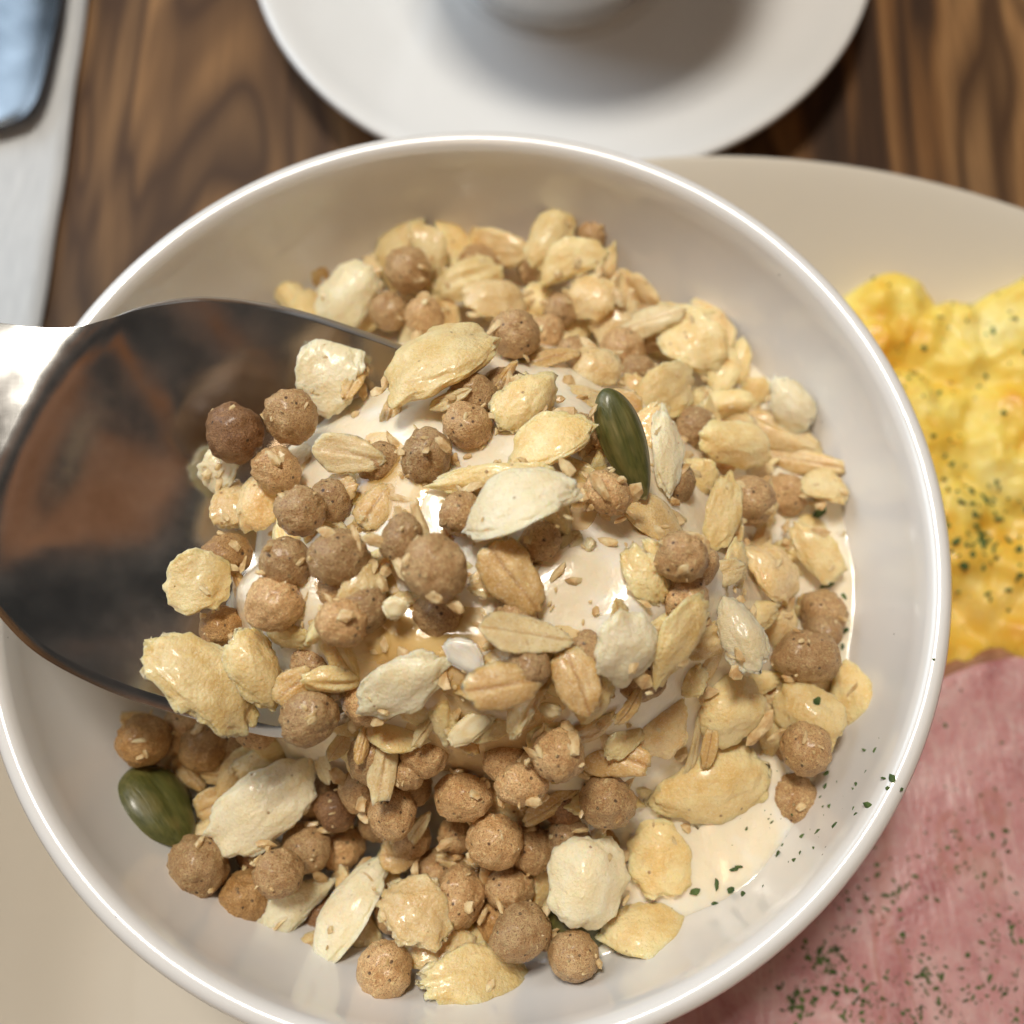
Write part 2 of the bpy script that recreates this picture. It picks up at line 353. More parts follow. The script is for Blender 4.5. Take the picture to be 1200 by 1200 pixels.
# the bowl
RI = 61.8
def wall_r2z(r):
    return -45*(max(0, 1-(min(r, RI)/RI)**3))**.625
inner = [(r, wall_r2z(r)) for r in list(np.linspace(0, 52, 20))+list(np.linspace(53.5, 61.2, 18))]
inner += [(61.75, -1.6), (62.2, -.55), (62.9, -.05), (63.7, 0), (64.5, -.35), (65.0, -1.1), (65.05, -2.2)]
outer = [(64.6, -5), (63.2, -12), (60.5, -21), (56, -31), (48, -40.5), (38, -46), (32.5, -47.6), (31.2, -49), (30.8, -50.8), (27.5, -50.8), (26.8, -48.6), (0, -48.4)]
prof = inner+[tuple(p) for p in smooth_line([(65.05, -2.2)]+outer, 5)[1:]]
tag(revolve('bowl', [(max(0, p[0]), p[1]) for p in prof], 220, M_bowl, 0, 0, wob=.002), 'round white porcelain bowl full of yogurt and cereal, standing on the plate', 'bowl')

# ------------------------------------------------------------------ the heap: support surface and yogurt
def sstep(a, b, x):
    t = min(1, max(0, (x-a)/(b-a))); return t*t*(3-2*t)
def heap(x, y):
    dx, dy = x-4, y+2
    rx = 47 if dx > 0 else 56; ry = 50 if dy > 0 else 41
    d = min(1, math.hypot(dx/rx, dy/ry)); s = (1-sstep(.44, 1, d)) if dy < 0 else math.cos(d**1.3*math.pi/2)**2
    if dy < 0: s += (math.cos(d**1.3*math.pi/2)**2-s)*sstep(8, 0, -dy)
    pit = sstep(10, -35, x+.2*y)*sstep(-10, -30, y)
    return -17.5-4*pit+31*s+.9*mn.noise((x*.09, y*.09, 1.7))
def support(x, y):
    return max(heap(x, y), wall_r2z(math.hypot(x, y)))
def yog(x, y):
    pit = sstep(8, -6, x*.75-y*.1-6)*sstep(-28, -35, y); left = sstep(-24, -40, x)
    far = sstep(24, 40, y)
    return heap(x, y)+.5-13*max(pit, left*.8)-3.5*far+.7*mn.noise((x*.16, y*.16, 5))+5.5*math.exp(-((x-34)**2+(y+37)**2)/150)
vs, fs = [], []; nr, na = 70, 160; idx = {}
vs.append(w3((0, 0, yog(0, 0))))
for i in range(1, nr+1):
    for j in range(na):
        a = 2*math.pi*j/na; r = 61*i/nr; x, y = r*math.cos(a), r*math.sin(a)
        z = yog(x, y); wz = wall_r2z(r)
        vs.append(w3((x, y, max(z, wz-1.2))))
for j in range(na): fs.append((0, 1+j, 1+(j+1) % na))
for i in range(nr-1):
    for j in range(na):
        a = 1+i*na; fs.append((a+j, a+na+j, a+na+(j+1) % na, a+(j+1) % na))
tag(mesh_obj('yogurt', vs, fs, M_yog), 'glossy cream yogurt showing between the cereal in the bowl', 'yogurt')

# ------------------------------------------------------------------ spoon
AX, NX = np.array([.956, .292]), np.array([-.292, .956])
st = [(-450, 114), (-373, 127), (-315, 143), (-282, 166), (-250, 192), (-203, 217), (-160, 230), (-94, 240), (-30, 242), (60, 239), (105, 232), (150, 205), (190, 160), (216, 110), (232, 60), (240, 14)]
st = smooth_line(st, 6)
SP0 = unproj(320, 610, 7.0)
ahat = unproj(320-100*AX[0], 610-100*AX[1], 7.0)-SP0; ahat /= np.linalg.norm(ahat)       # towards the handle
TILT = math.radians(13)
ah = ahat*math.cos(TILT)+np.array([0, 0, math.sin(TILT)])
bh = np.cross(np.array([0, 0, 1.]), ah); bh /= np.linalg.norm(bh)
ROLLS = math.radians(-3); nh = np.cross(ah, bh)
bh = bh*math.cos(ROLLS)+nh*math.sin(ROLLS); nh = np.cross(ah, bh)
def on_plane(u, v):
    d = ray(u, v); t = np.dot(SP0-CAM, nh)/np.dot(d, nh); return CAM+d*t
rows = []
for s, hw in st:
    c = np.array([320, 610])+AX*s
    L, Rr, Cc = (on_plane(*(c+NX*hw*k)) for k in (1, -1, 0))
    rows.append((float(np.dot(Cc-SP0, ah)), np.linalg.norm(L-Rr)/2, (L+Rr)/2, s))
c0 = rows[0]; extra = []
for k, (da, hw, dz) in enumerate(((112, 5, 17), (110, 9, 16.5), (105, 12, 16), (90, 13.2, 15), (72, 13, 13), (52, 12.2, 9.5), (36, 11.6, 6), (22, 11.2, 3), (10, 11.4, .9))):  # unseen handle end, made broad and raised to cast shade on the plate
    extra.append((c0[0]+da, hw, c0[2]+ah*da+nh*(-dz*.15), -450-da*9))
rows = extra+rows
vs, fs = [], []; nl = 41
for (al, hw, cc, s) in rows:
    q = (s+37)/278
    D = 12.5*max(0, 1-q*q)**1.2 if abs(q) < 1 else 0.0
    if s < -240: D = D*sstep(-420, -240, s)-1.3*sstep(-300, -420, s)
    for k in range(nl):
        t = -1+2*k/(nl-1); t = math.sin(t*math.pi/2)
        prof_ = (1-abs(t)**2.3)
        vs.append(w3(cc+bh*hw*t-nh*D*prof_))
for i in range(len(rows)-1):
    for k in range(nl-1):
        a = i*nl+k; fs.append((a, a+1, a+nl+1, a+nl))
spoon = mesh_obj('spoon', vs, fs, M_steel)
md = spoon.modifiers.new('thick', 'SOLIDIFY'); md.thickness = .0021; md.offset = 0
md = spoon.modifiers.new('bev', 'BEVEL'); md.width = .0007; md.segments = 3; md.limit_method = 'ANGLE'; md.angle_limit = math.radians(50)
tag(spoon, 'large scratched stainless steel spoon lifting cereal from the left', 'spoon')
def spoon_z(x, y):
    """height of the spoon's upper surface under (x, y), or -99 outside it"""
    p = np.array([x, y, 0.]); t = np.dot(SP0-p, nh)/nh[2]; p = p+np.array([0, 0, t])
    al = float(np.dot(p-SP0, ah)); best = min(rows, key=lambda r: abs(r[0]-al))
    if abs(best[0]-al) > 4: return -99
    lat = float(np.dot(p-best[2], bh))/best[1]
    if abs(lat) > 1: return -99
    q = (best[3]+37)/278; D = 12.5*max(0, 1-q*q)**1.2 if abs(q) < 1 else 0
    return p[2]-D*(1-abs(lat)**2.3)+.8

# ------------------------------------------------------------------ cereal piece meshes (built once, then shared)
def ico(sub):
    bm = bmesh.new(); bmesh.ops.create_icosphere(bm, subdivisions=sub, radius=1)
    v = [tuple(x.co) for x in bm.verts]; f = [tuple(y.index for y in x.verts) for x in bm.faces]; bm.free(); return v, f
IV4, IF4 = ico(5); IV3, IF3 = ico(4); IV1, IF1 = ico(1)
def mesh_from(name, verts, faces, mat, k=1.0):
    me = bpy.data.meshes.new(name); me.from_pydata([(a*.001*k, b*.001*k, c*.001*k) for a, b, c in verts], [], faces); me.update()
    me.polygons.foreach_set('use_smooth', [True]*len(me.polygons)); me.materials.append(mat); return me
def ball_mesh(i, mat):
    r = random.Random(100+i); o = Vector((r.uniform(0, 90), r.uniform(0, 90), r.uniform(0, 90))); ov = []
    sx, sy, sz = r.uniform(.92, 1.08), r.uniform(.88, 1.04), r.uniform(.90, 1.04)
    for p in IV3:
        v = Vector(p); k = 1+.12*mn.noise(v*1.2+o)+.085*mn.noise(v*2.8+o)+.055*mn.noise(v*6+o)+.035*mn.noise(v*12+o)-.07*max(0, mn.noise(v*4.0+o*2)-.2)*3-.30*max(0, v.dot((o-Vector((45, 45, 45))).normalized())-.80)
        ov.append((v.x*k*sx*3.75, v.y*k*sy*3.75, v.z*k*sz*3.75))
    return mesh_from('cereal_ball', ov, IF3, mat)
# puffs are 10 x 10 x 10 mm unit shapes, scaled per piece to length, width and thickness
def puff_mesh(i, mat, style):
    r = random.Random(300+i); o = Vector((r.uniform(0, 90), r.uniform(0, 90), r.uniform(0, 90))); ov = []
    taper = r.uniform(.0, .35)*r.choice((-1, 1)); bend = r.uniform(.10, .45); cup_ = r.uniform(.2, .7)*r.choice((1, 1, -1)); pw = .12
    if style == 'pointed': pw = .24; taper *= .6
    if style == 'round': pw = -.10; taper *= .6
    if style == 'crescent': bend = .35; cup_ = .3
    lat = {'crescent': r.uniform(.45, .6)}.get(style, r.uniform(-.12, .12))
    for p in IV4:
        v = Vector(p); x = v.x
        f = max(.02, 1-x*x)**pw if pw > 0 else 1+.25*x*x*(1-x*x)
        y = v.y*f*(1+taper*x); z = v.z*(f**.5)
        rim = (1-min(1, abs(v.z)/.35))                       # thinner outer edge
        n1 = mn.noise(v*1.2+o); n2 = mn.noise(v*2.8+o); n3 = mn.noise(v*6.5+o); n4 = mn.noise(v*14+o)
        q_ = 1.6 if style == 'burst' else 1.0; k = 1+.15*n1+.075*n2*q_+.032*n3*q_+.020*n4+.010*mn.noise(v*26+o)
        X, Y, Z = x*k, y*k, z*k
        if style == 'folded' and v.z > 0: Z -= .55*math.exp(-(Y/.22)**2)*(1-x*x)
        rho = min(1.15, math.hypot(x, v.y)); w_ = 1+.09*mn.noise(Vector((x, v.y, 0))*2.6+o)*rho+.05*mn.noise(Vector((x, v.y, 0))*6+o)*rho**3
        X *= w_; Y *= w_; Z = Z*(1-.42*rho**3)+.30*mn.noise(Vector((x, v.y, 0))*1.9+o*.7)*rho*rho
        Y += lat*(X*X-.4); Z += -bend*(X*X-.33)*1.6+cup_*(Y*Y-.3)*1.3
        if style == 'burst': X += .16*mn.noise(v*5+o)*rim; Y += .22*mn.noise(v*6+o*2)*rim
        if style == 'broken': X = min(X, .62+.14*mn.noise((Y*4, Z*4, i)))
        ov.append((X*5, Y*5, Z*5))
    return mesh_from('puffed_grain', ov, IF4, mat)
def oat_mesh(i, mat, style=0):
    r = random.Random(500+i); o = Vector((r.uniform(0, 90), r.uniform(0, 90), r.uniform(0, 90))); ov = []
    curl = r.uniform(.5, 1.6)*r.choice((-1, 1)); curl2 = r.uniform(-1.2, 1.2)
    for p in IV3:
        v = Vector(p); x, y = v.x, v.y
        rd = max(.2, math.hypot(x, y)); dx_, dy_ = x/rd, y/rd; ed = min(1, rd)**3
        e_ = 1+ed*(.14*mn.noise(Vector((dx_, dy_, 0))*1.6+o)+.08*mn.noise(Vector((dx_, dy_, 0))*4.5+o)+.10*mn.noise(Vector((dx_, dy_, 0))*11+o))
        y2 = y*(1-.22*x)
        X, Y = x*e_, y2*e_
        th = v.z*.9+.5*mn.noise(Vector((x, y, .3))*2+o)+.05*mn.noise(v*5+o)
        g = math.exp(-((Y+.10*math.sin(X*2.4+i))/.075)**2)*(1-x*x)+.35*math.exp(-((Y-.42+.1*X)/.06)**2)*(1-x*x)
        th -= g*(.8 if v.z > 0 else -.2); th += .25*(1-x*x)*(1-abs(Y))*(1 if v.z > 0 else .6)
        ov.append((X*5, Y*5, th*1.3+curl*.9*X*X+curl2*.9*Y*Y))
    return mesh_from('oat_flake', ov, IF3, mat)
def chip_mesh(i, mat):
    r = random.Random(700+i); k = r.randint(5, 7); pts = []
    for j in range(k):
        a = 2*math.pi*(j+r.uniform(-.28, .28))/k; q = r.uniform(.75, 1.1); pts.append((math.cos(a)*q, math.sin(a)*q))
    bm = bmesh.new(); vv = [bm.verts.new((x*.005, y*.005, 0)) for x, y in pts]; fc = bm.faces.new(vv)
    ex = bmesh.ops.extrude_face_region(bm, geom=[fc]); bmesh.ops.translate(bm, vec=(0, 0, .0032), verts=[x for x in ex['geom'] if isinstance(x, bmesh.types.BMVert)])
    bmesh.ops.bevel(bm, geom=list(bm.edges), offset=.0006, segments=2, affect='EDGES')
    bmesh.ops.triangulate(bm, faces=bm.faces); bmesh.ops.subdivide_edges(bm, edges=bm.edges, cuts=2, use_grid_fill=True)
    o = Vector((i*3.1, 1, 2))
    for v in bm.verts:
        v.co.z += .0011*mn.noise(v.co*300+o)+.05*0; v.co.z += 30*(v.co.x**2)*.6
        v.co.x += .0005*mn.noise(v.co*500+o)
    bmesh.ops.recalc_face_normals(bm, faces=bm.faces)
    me = bpy.data.meshes.new('chip'); bm.to_mesh(me); bm.free(); me.polygons.foreach_set('use_smooth', [True]*len(me.polygons)); me.materials.append(mat); return me
def seed_mesh():
    ov = []
    for p in IV4:
        x, y, z = p; f = max(.01, 1-x*x)**.08
        Y = y*f*(1-.22*x); Z = z*(1-.15*x)
        edge = math.exp(-(z/.13)**2)*.09; Z *= 1+.06*mn.noise((x*2, y*2, z)); Y *= 1+edge; Z -= .10*math.exp(-(y/.2)**2)*(1 if z > 0 else -1)*(1-x*x)
        X = x+(.16*(x-.86) if x > .86 else 0)
        ov.append((X*5, Y*5, Z*5))
    return mesh_from('pumpkin_seed', ov, IF4, M_seed)
def seedtip_mesh():
    return mesh_from('tip', [(4.85+x*.42, y*.95, z*1.6) for x, y, z in IV1], IF1, M_seedtip)

BALLS = {'d': [ball_mesh(i, M_ball) for i in range(8)], 'o': [ball_mesh(20+i, M_ballo) for i in range(3)], 'k': [ball_mesh(30+i, M_balld) for i in range(2)]}
STY = ['pointed', 'round', 'folded', 'crescent', 'burst', 'broken']
PUFFS = {(mk, s): [puff_mesh(hash_ + 10*si, mt, s) for hash_ in range(3)] for mk, mt in (('c', M_puff), ('p', M_pale), ('s', M_soak)) for si, s in enumerate(STY)}
OATS = {k: [oat_mesh(i+10*j, mt) for i in range(4)] for j, (k, mt) in enumerate((('g', M_oat), ('p', M_oatp), ('a', M_oata)))}
CHIPS = {k: [chip_mesh(i+10*j, mt) for i in range(4)] for j, (k, mt) in enumerate((('y', M_chip), ('w', M_white)))}
SEED, SEEDTIP = seed_mesh(), seedtip_mesh()
STYLE = dict(p='pointed', r='round', f='folded', c='crescent', b='burst', k='broken')

# ------------------------------------------------------------------ the pieces, read off the photograph
# kind u v length width angle [options] | label        u, v: where the piece's middle is seen; sizes as seen
# B ball, P puff, O oat flake, C chip, G pumpkin seed. Options: m material, s style, h extra height mm, r roll about long axis, y layer
PIECES = """
# ---- far edge of the heap
B 478 317 56 | brown cereal ball standing highest at the far left edge of the heap
B 457 365 48 y=0 | brown cereal ball tucked beneath the highest far left ball
B 497 370 47 | small brown ball just behind the biggest puffed grain
P 405 345 88 58 50 m=p s=r | pale rounded puff at the far end of the spoon rim, left of three balls
C 433 343 44 30 60 m=y | pale yellow chip between the spoon and the highest far ball
P 503 298 84 36 112 s=c h=1 | slim curled puff standing upright at the far bowl wall
P 548 328 84 50 20 s=f | crumpled pale puff at the far edge right of the upright curl
P 579 348 78 58 5 m=s s=r | flat glossy puff with a dark speck behind two brown balls
P 645 280 86 46 62 s=r h=1 | upper puff of the pair sticking out toward the far wall
P 670 307 86 44 22 s=c h=2 | curved puff crossing below the one nearest the far wall
P 630 352 48 34 80 s=r | short stubby puff hanging under the far crossed pair
B 693 277 36 y=0 | small tan ball behind the crossed puffs at the far wall
B 657 364 38 y=0 | small half hidden ball below the far crossed puffs
P 693 347 66 54 -30 m=s s=r | round tan soaked puff right of the far crossed pair
P 720 372 64 52 60 m=s s=r y=0 | tan soaked puff touching the flat yellow strip
O 760 377 92 36 14 m=p h=1 | flat yellow strip of flake pointing at the far right wall
P 698 428 64 58 0 m=s s=r | round translucent puff with a ring, right of the lone far ball pair
B 747 435 42 y=0 | brown ball in the hollow under the flat yellow strip
P 811 402 90 64 -40 s=r | tan rounded puff right of the flat yellow strip
P 780 456 104 56 30 s=p h=2 | plump cream puff above and right of the slim green seed
P 848 437 74 34 70 s=p | narrow upright puff by the far right bowl wall
P 850 473 66 30 8 s=r | small level puff below the narrow upright one
P 882 458 42 34 -30 s=k y=0 | small broken puff against the far right wall
P 927 474 76 46 -62 m=p s=b h=2 | pale jagged puff leaning alone on the right wall
G 732 520 138 50 -67 h=3 | slim olive green pumpkin seed standing up from the heap
P 781 528 112 42 82 m=p s=p h=1 | translucent upright puff hugging the slim green seed
B 712 578 62 52 -35 | oval brown ball at the foot of the slim green seed
B 815 500 48 y=0 | brown ball behind the upright translucent puff
P 863 520 104 50 -8 s=r h=2 | smooth cream puff lying level near the right wall
P 912 506 112 48 -30 m=s s=f y=0 | long tan folded puff behind the level one at right
O 944 541 98 30 -14 h=1 | golden pointed flake reaching the right bowl wall
B 878 586 62 | brown ball wrapped in a pale husk on the right slope
B 921 580 50 y=0 | reddish brown ball in the shade of the golden pointed flake
P 846 598 100 40 76 s=p h=2 | pointed puff standing like a tooth on the right slope
P 821 560 56 42 -40 s=k y=0 | broken piece of puff behind the tooth shaped puff
P 966 572 62 42 -10 s=r y=0 | tan puff end wedged against the right wall
P 765 608 86 56 -22 m=s s=r y=0 | soaked tan puff between the green seed and the lone speckled ball
# ---- top of the heap
P 519 422 150 96 52 s=r h=2.5 | biggest smooth cream puff, on top of the heap at the back
P 386 438 104 70 72 m=p s=r h=1 | pale rounded puff leaning on the far rim of the spoon
B 604 392 62 h=1 | large speckled ball right of the biggest puff
B 641 388 40 y=0 | small ball stuck behind the large speckled ball
B 548 499 58 | dark speckled ball below the biggest puff
B 500 535 66 | speckled ball alone on bare yogurt at the middle left
P 618 471 98 58 42 s=b h=1.5 | puff with ragged edges right of the dark speckled ball
P 643 521 124 62 24 s=p h=1.5 | pointed puff just left of the slim green seed
O 415 447 58 22 70 | thin oat flake on edge beside the pale puff at the spoon rim
O 459 484 62 24 80 y=0 | narrow oat flake stuck in yogurt left of the biggest puff
O 410 532 84 46 -8 m=p h=1 | pale lumpy oat cluster above the balls on the spoon
O 529 468 54 20 22 m=p | thin sliver under the near end of the biggest puff
C 556 449 28 20 30 | small yellow crumb at the corner of the biggest puff
O 592 440 50 14 58 | thin oat shard between the biggest and the ragged puff
O 645 420 76 26 20 y=0 | oat flake lying beneath the large speckled ball
P 578 561 165 34 4 s=p h=.5 | long thin puff seen edge on behind the central pointed puff
P 608 590 154 78 17 m=p s=p h=3 | large pale pointed puff in the middle of the heap
B 541 601 54 y=0 | ball peeping out left of the central pointed puff
B 634 634 48 y=0 | pinkish brown ball under the central pointed puff
B 471 632 62 48 70 | oval ball behind the biggest central ball
B 509 666 78 h=1.5 | biggest grey brown ball at the centre of the heap
O 601 677 100 62 -52 h=1.5 | golden grooved oat flake slanting at the centre
O 617 744 112 48 -5 m=p h=1 | pale oat flake with a long crease, below the golden one
O 667 640 44 34 50 m=p y=0 | crumbly oat bits right of the pinkish ball
P 757 676 78 44 -55 s=b | small rough yellow puff on the bare yogurt patch
B 798 652 62 h=1 | lone speckled ball right of the bare yogurt patch
P 732 758 90 72 82 m=p s=r h=1.5 | smooth round pale puff with a black speck
P 795 750 122 54 58 s=c h=1 | crescent puff curling right of the speckled round puff
C 545 768 62 42 -40 m=w | white chip lying flat on yogurt below the centre
P 468 804 134 64 36 m=p s=p h=1 | pale smooth puff below the yellow syrup pool
O 592 803 100 52 8 m=a | amber soaked flake below the creased oat
O 677 799 88 58 -70 m=a h=.5 | upright amber oat right of the amber soaked flake
C 552 851 70 36 36 m=y h=1 | large pale chip at the near edge of the yogurt
C 615 840 26 20 0 m=y | small square chip above the near balls
C 645 830 32 24 -30 m=y | small split chip right of the square chip
O 738 828 60 18 65 | dark oat shard between the amber oat and the tan upright puff
O 500 852 58 18 60 m=p | pale oat shard left of the large pale chip
C 462 712 44 34 20 m=y | cluster of yellow nut chips left of the syrup pool
C 690 640 22 16 70 m=y y=0 | tiny chip in yogurt below the oval ball
O 440 592 62 42 60 h=.5 | oat lump among the balls beside the middle left ball
# ---- on the spoon
B 275 507 70 m=k z=9 | darkest brown ball, farthest left on the bare spoon
B 341 488 63 z=9.5 | ball beside the darkest ball on the spoon
B 325 551 57 z=8 y=0 | ball just below the darkest ball on the spoon
B 352 598 60 z=10.5 | ball with a white scrap in the column on the spoon
B 396 653 71 z=12 | round smooth ball at the right end of the spoon's ball row
B 335 660 63 z=9 | ball left of the round smooth one on the spoon
B 322 708 66 z=8 | ball with a pale patch at the lower end of the spoon's column
B 402 729 68 z=10.5 h=.5 | ball sitting in a white yogurt rim below the spoon row
B 265 651 60 54 20 m=o z=6 | orange rough lump left of the spoon's ball column
P 230 682 80 68 20 s=r z=6 | yellow rounded puff at the left edge of the spoon's load
B 260 736 52 m=o z=4 y=0 | orange brown ball behind the largest puff on the spoon
P 237 799 160 84 -40 s=b z=8 h=1 | large pitted puff overhanging the near rim of the spoon
P 299 784 106 56 -66 s=b z=8 h=1.5 | rough yellow puff right of the one overhanging the rim
O 345 803 56 40 40 z=5 | crumbly oat cluster right of the rough yellow puff
P 258 550 54 42 60 m=p z=3 y=0 | pale puff end peeking out under the darkest ball
P 272 594 78 44 88 m=s s=k z=3 y=0 | soaked upright puff at the left edge of the spoon's column
P 300 590 70 50 80 m=s s=r z=4 y=0 | soaked tan puff beneath the spoon's ball column
O 285 700 64 18 -70 z=5 | thin oat shard between yellow puff and ball with a pale patch
P 375 790 70 60 -60 m=s s=r z=4 y=0 | soaked tan puff under the ball in the yogurt rim
P 425 690 66 46 50 m=s s=r y=0 | soaked flake between the smooth ball and the biggest central ball
O 395 575 60 40 20 m=a y=0 | amber soaked flake right of the ball with a white scrap
O 380 610 56 30 -30 m=p y=0 | pale flake behind the round smooth ball on the spoon
B 362 842 66 z=-1 | ball hanging off the near rim of the spoon
O 405 866 60 22 58 m=p z=-2 | pale oat sliver dangling by the ball on the spoon rim
O 450 897 86 34 82 m=p z=-2 h=1 | pale oat flake hanging upright below the spoon rim
O 425 872 46 18 75 z=-3 | golden oat sliver behind the upright hanging flake
B 478 906 42 z=-5 y=0 | small ball in the shade right of the hanging oat flake
C 402 742 54 20 60 m=w z=5 y=0 | white scrap of dried yogurt beside the ball below the spoon row
# ---- right flank
P 868 742 104 50 -70 m=p s=b h=2 | white burst puff with a jagged top on the right flank
O 852 670 54 32 20 m=p h=1 | curled oat ring above the white burst puff
P 907 672 78 60 -50 m=s s=r h=.5 | tan translucent puff right of the curled oat ring
P 888 640 60 24 65 m=s s=p y=0 | thin tan sliver of puff above the translucent one
P 931 645 42 26 -20 s=b | small knobbly puff above the golden wedge
P 961 652 96 42 -52 s=k | golden wedge of puff touching the shaded right wall
O 960 714 54 32 -20 m=a y=0 | orange amber flake below the golden wedge
P 908 738 76 40 60 m=s s=p y=0 | translucent puff between the white burst puff and the pair of brown balls
B 946 770 78 68 -10 | wide brown ball, the upper of three stacked near the right wall
B 964 742 44 y=0 | ball half hidden behind the wide one on the right
P 995 822 90 60 78 s=c | puff lying against the white wall at far right
P 948 838 88 66 -45 s=r h=.5 | puff carrying a parsley flake between two right hand balls
B 944 878 62 h=1 | ball with white dots, the middle of the right wall stack
B 928 937 64 | lowest ball of the stack near the right wall
P 853 831 92 74 20 s=r h=2 | plump yellow puff above the large near right puff
P 832 918 152 92 14 s=b h=3 | largest yellow puff on the near right slope
P 898 852 76 34 -80 s=p | slender puff left of the ball with white dots
O 812 880 86 12 88 m=p h=4 | thin straw of oat standing across the largest near right puff
O 832 872 62 18 80 h=3.5 | short oat husk beside the thin standing straw
P 774 846 94 60 88 m=s s=r | tan upright puff left of the plump yellow puff
O 775 891 54 28 12 m=a h=1 | amber flake left of the largest near right puff
P 808 796 46 36 30 s=b y=0 | small lumpy puff above the plump yellow puff
P 838 990 66 42 80 m=p s=b h=.5 | short pale puff poking out below the largest near right puff
P 876 978 74 46 60 m=s s=r y=0 | translucent puff with green specks by the near right yogurt
O 832 1040 58 14 -70 y=0 | thin oat straw at the edge of the near right yogurt
# ---- near slope and the pit
O 716 882 98 58 -18 h=1.5 | large oat flake with a crease on the near edge
B 655 885 63 h=1 | pale ball left of the large creased oat flake
B 611 919 62 50 -15 | wide ball below and left of the pale near edge ball
B 712 940 63 | ball right under the large creased oat flake
O 648 943 84 24 30 h=1 | dark oat flake seen edge on between near balls
B 543 934 64 56 -10 | ball at the left end of the near edge row
B 580 986 68 h=1 | round ball below the near edge row
B 624 998 54 y=0 | ball in shade right of the round one below the row
B 665 982 50 y=0 | shaded ball above the grey pear shaped puff
P 689 1034 108 88 72 m=p s=r h=2 | grey white pear shaped puff near the bowl's near side
C 700 978 30 22 80 h=4 | tan chip resting on top of the grey pear shaped puff
G 688 1064 104 74 40 y=0 | dark green seed hidden behind the grey pear shaped puff
P 776 1005 86 82 0 s=r h=1 | ball shaped yellow puff right of the grey pear shaped one
P 765 1086 128 66 26 s=c h=1 | bean shaped puff on the near right bowl wall
B 597 1042 55 | small ball left of the hidden dark seed
B 610 1094 69 h=.5 | glossy brown ball above the near wall
B 673 1120 62 | ball touching the near wall below the grey pear shaped puff
P 560 1152 146 70 4 s=b h=1.5 | ragged yellow puff nearest to the camera
P 515 1112 92 42 10 m=s s=r y=0 | tan puff behind the ragged nearest one
B 451 1137 67 | ball against the near wall left of the ragged nearest puff
P 410 1067 158 52 70 m=p s=p h=2 | long pointed puff standing at the near left
P 344 1066 120 44 36 m=p s=c h=1.5 | ridged grey puff left of the long pointed one
C 335 1045 26 18 30 y=2 h=2 | small chip stuck on the ridged grey puff
B 327 1023 60 h=1 | ball above the ridged grey puff
B 358 994 60 y=0 | ball hidden behind the one above the ridged puff
B 288 1052 60 m=o y=0 | shaded orange ball at the near left wall
B 232 1014 73 | large ball below the round dark green seed
G 187 945 116 78 -72 h=1 | round dark green pumpkin seed against the left bowl wall
P 306 947 146 76 36 m=p s=r h=2 | large grey white puff beside the round dark green seed
P 258 975 96 54 30 m=s s=r y=0 | tan puff under the large grey white one
O 256 938 54 42 28 m=a h=.5 | round amber flake right of the dark green seed
O 272 908 74 30 -8 m=a y=0 | amber oat flake above the round amber one
P 312 896 76 36 10 m=s s=r y=0 | shaded puff under the near rim of the spoon
B 168 868 60 m=o | orange brown ball by the left wall just under the spoon
B 238 878 55 m=o y=0 | shaded ball under the spoon, right of the orange brown one
O 222 906 54 26 -50 y=0 | oat flake against the edge of the round dark green seed
B 423 926 54 | upper ball of the pair below the hanging oat flake
B 459 953 63 | lower ball of the pair below the hanging oat flake
B 394 950 50 m=k y=0 | dark shaded ball left of the hanging pair
B 537 1051 74 60 88 h=1 | pale oval ball alone in the near pit
O 541 1011 64 18 -10 h=1 | thin oat flake above the pale oval ball
O 490 972 50 16 55 m=p y=0 | pale oat shard between the near pit balls
P 484 1068 96 70 -42 m=s s=b | glossy tan puff in the near pit left of the pale oval ball
O 470 1002 48 42 0 m=a y=0 | amber flake above the glossy tan puff
O 378 1104 56 28 20 m=a y=0 | amber flake under the long pointed puff
B 534 978 46 y=0 | small ball left of the round one below the row
B 300 1000 50 m=k y=0 | dark ball in the gap below the large grey white puff
"""

# ------------------------------------------------------------------ placing the pieces so that they rest on the heap and on each other
BASE = {'B': ('cereal_ball', 'cereal ball'), 'P': ('puffed_grain', 'puffed grain'), 'O': ('oat_flake', 'oat flake'), 'C': ('chip', 'chip'), 'G': ('pumpkin_seed', 'pumpkin seed')}
rng = random.Random(7)
def parse(line):
    a, lab = (line.split('|')+[''])[:2]; tk = a.split(); d = dict(k=tk[0], lab=lab.strip(), h=0., r=None, y=1, m=None, s=None, z=None); nums = []
    for t in tk[1:]:
        if '=' in t:
            q, v = t.split('='); d[q] = v if q in 'ms' else float(v)
        else: nums.append(float(t))
    if d['k'] == 'B':
        nums += [nums[2]] if len(nums) == 3 else []; nums += [0] if len(nums) == 4 else []
    d['u'], d['v'], d['L'], d['W'], d['a'] = nums[:5]; return d
items = [parse(l) for l in PIECES.strip().splitlines() if l.strip() and not l.startswith('#')]

def in_yog_view(u, v):            # stretches of the heap where bare yogurt shows
    return any(((u-a)/c)**2+((v-b)/d)**2 < 1 for a, b, c, d in ((700, 660, 70, 85), (480, 470, 75, 70), (565, 545, 80, 40), (490, 768, 80, 42), (480, 600, 60, 70), (420, 400, 40, 40), (660, 705, 55, 40), (900, 1010, 90, 60)))
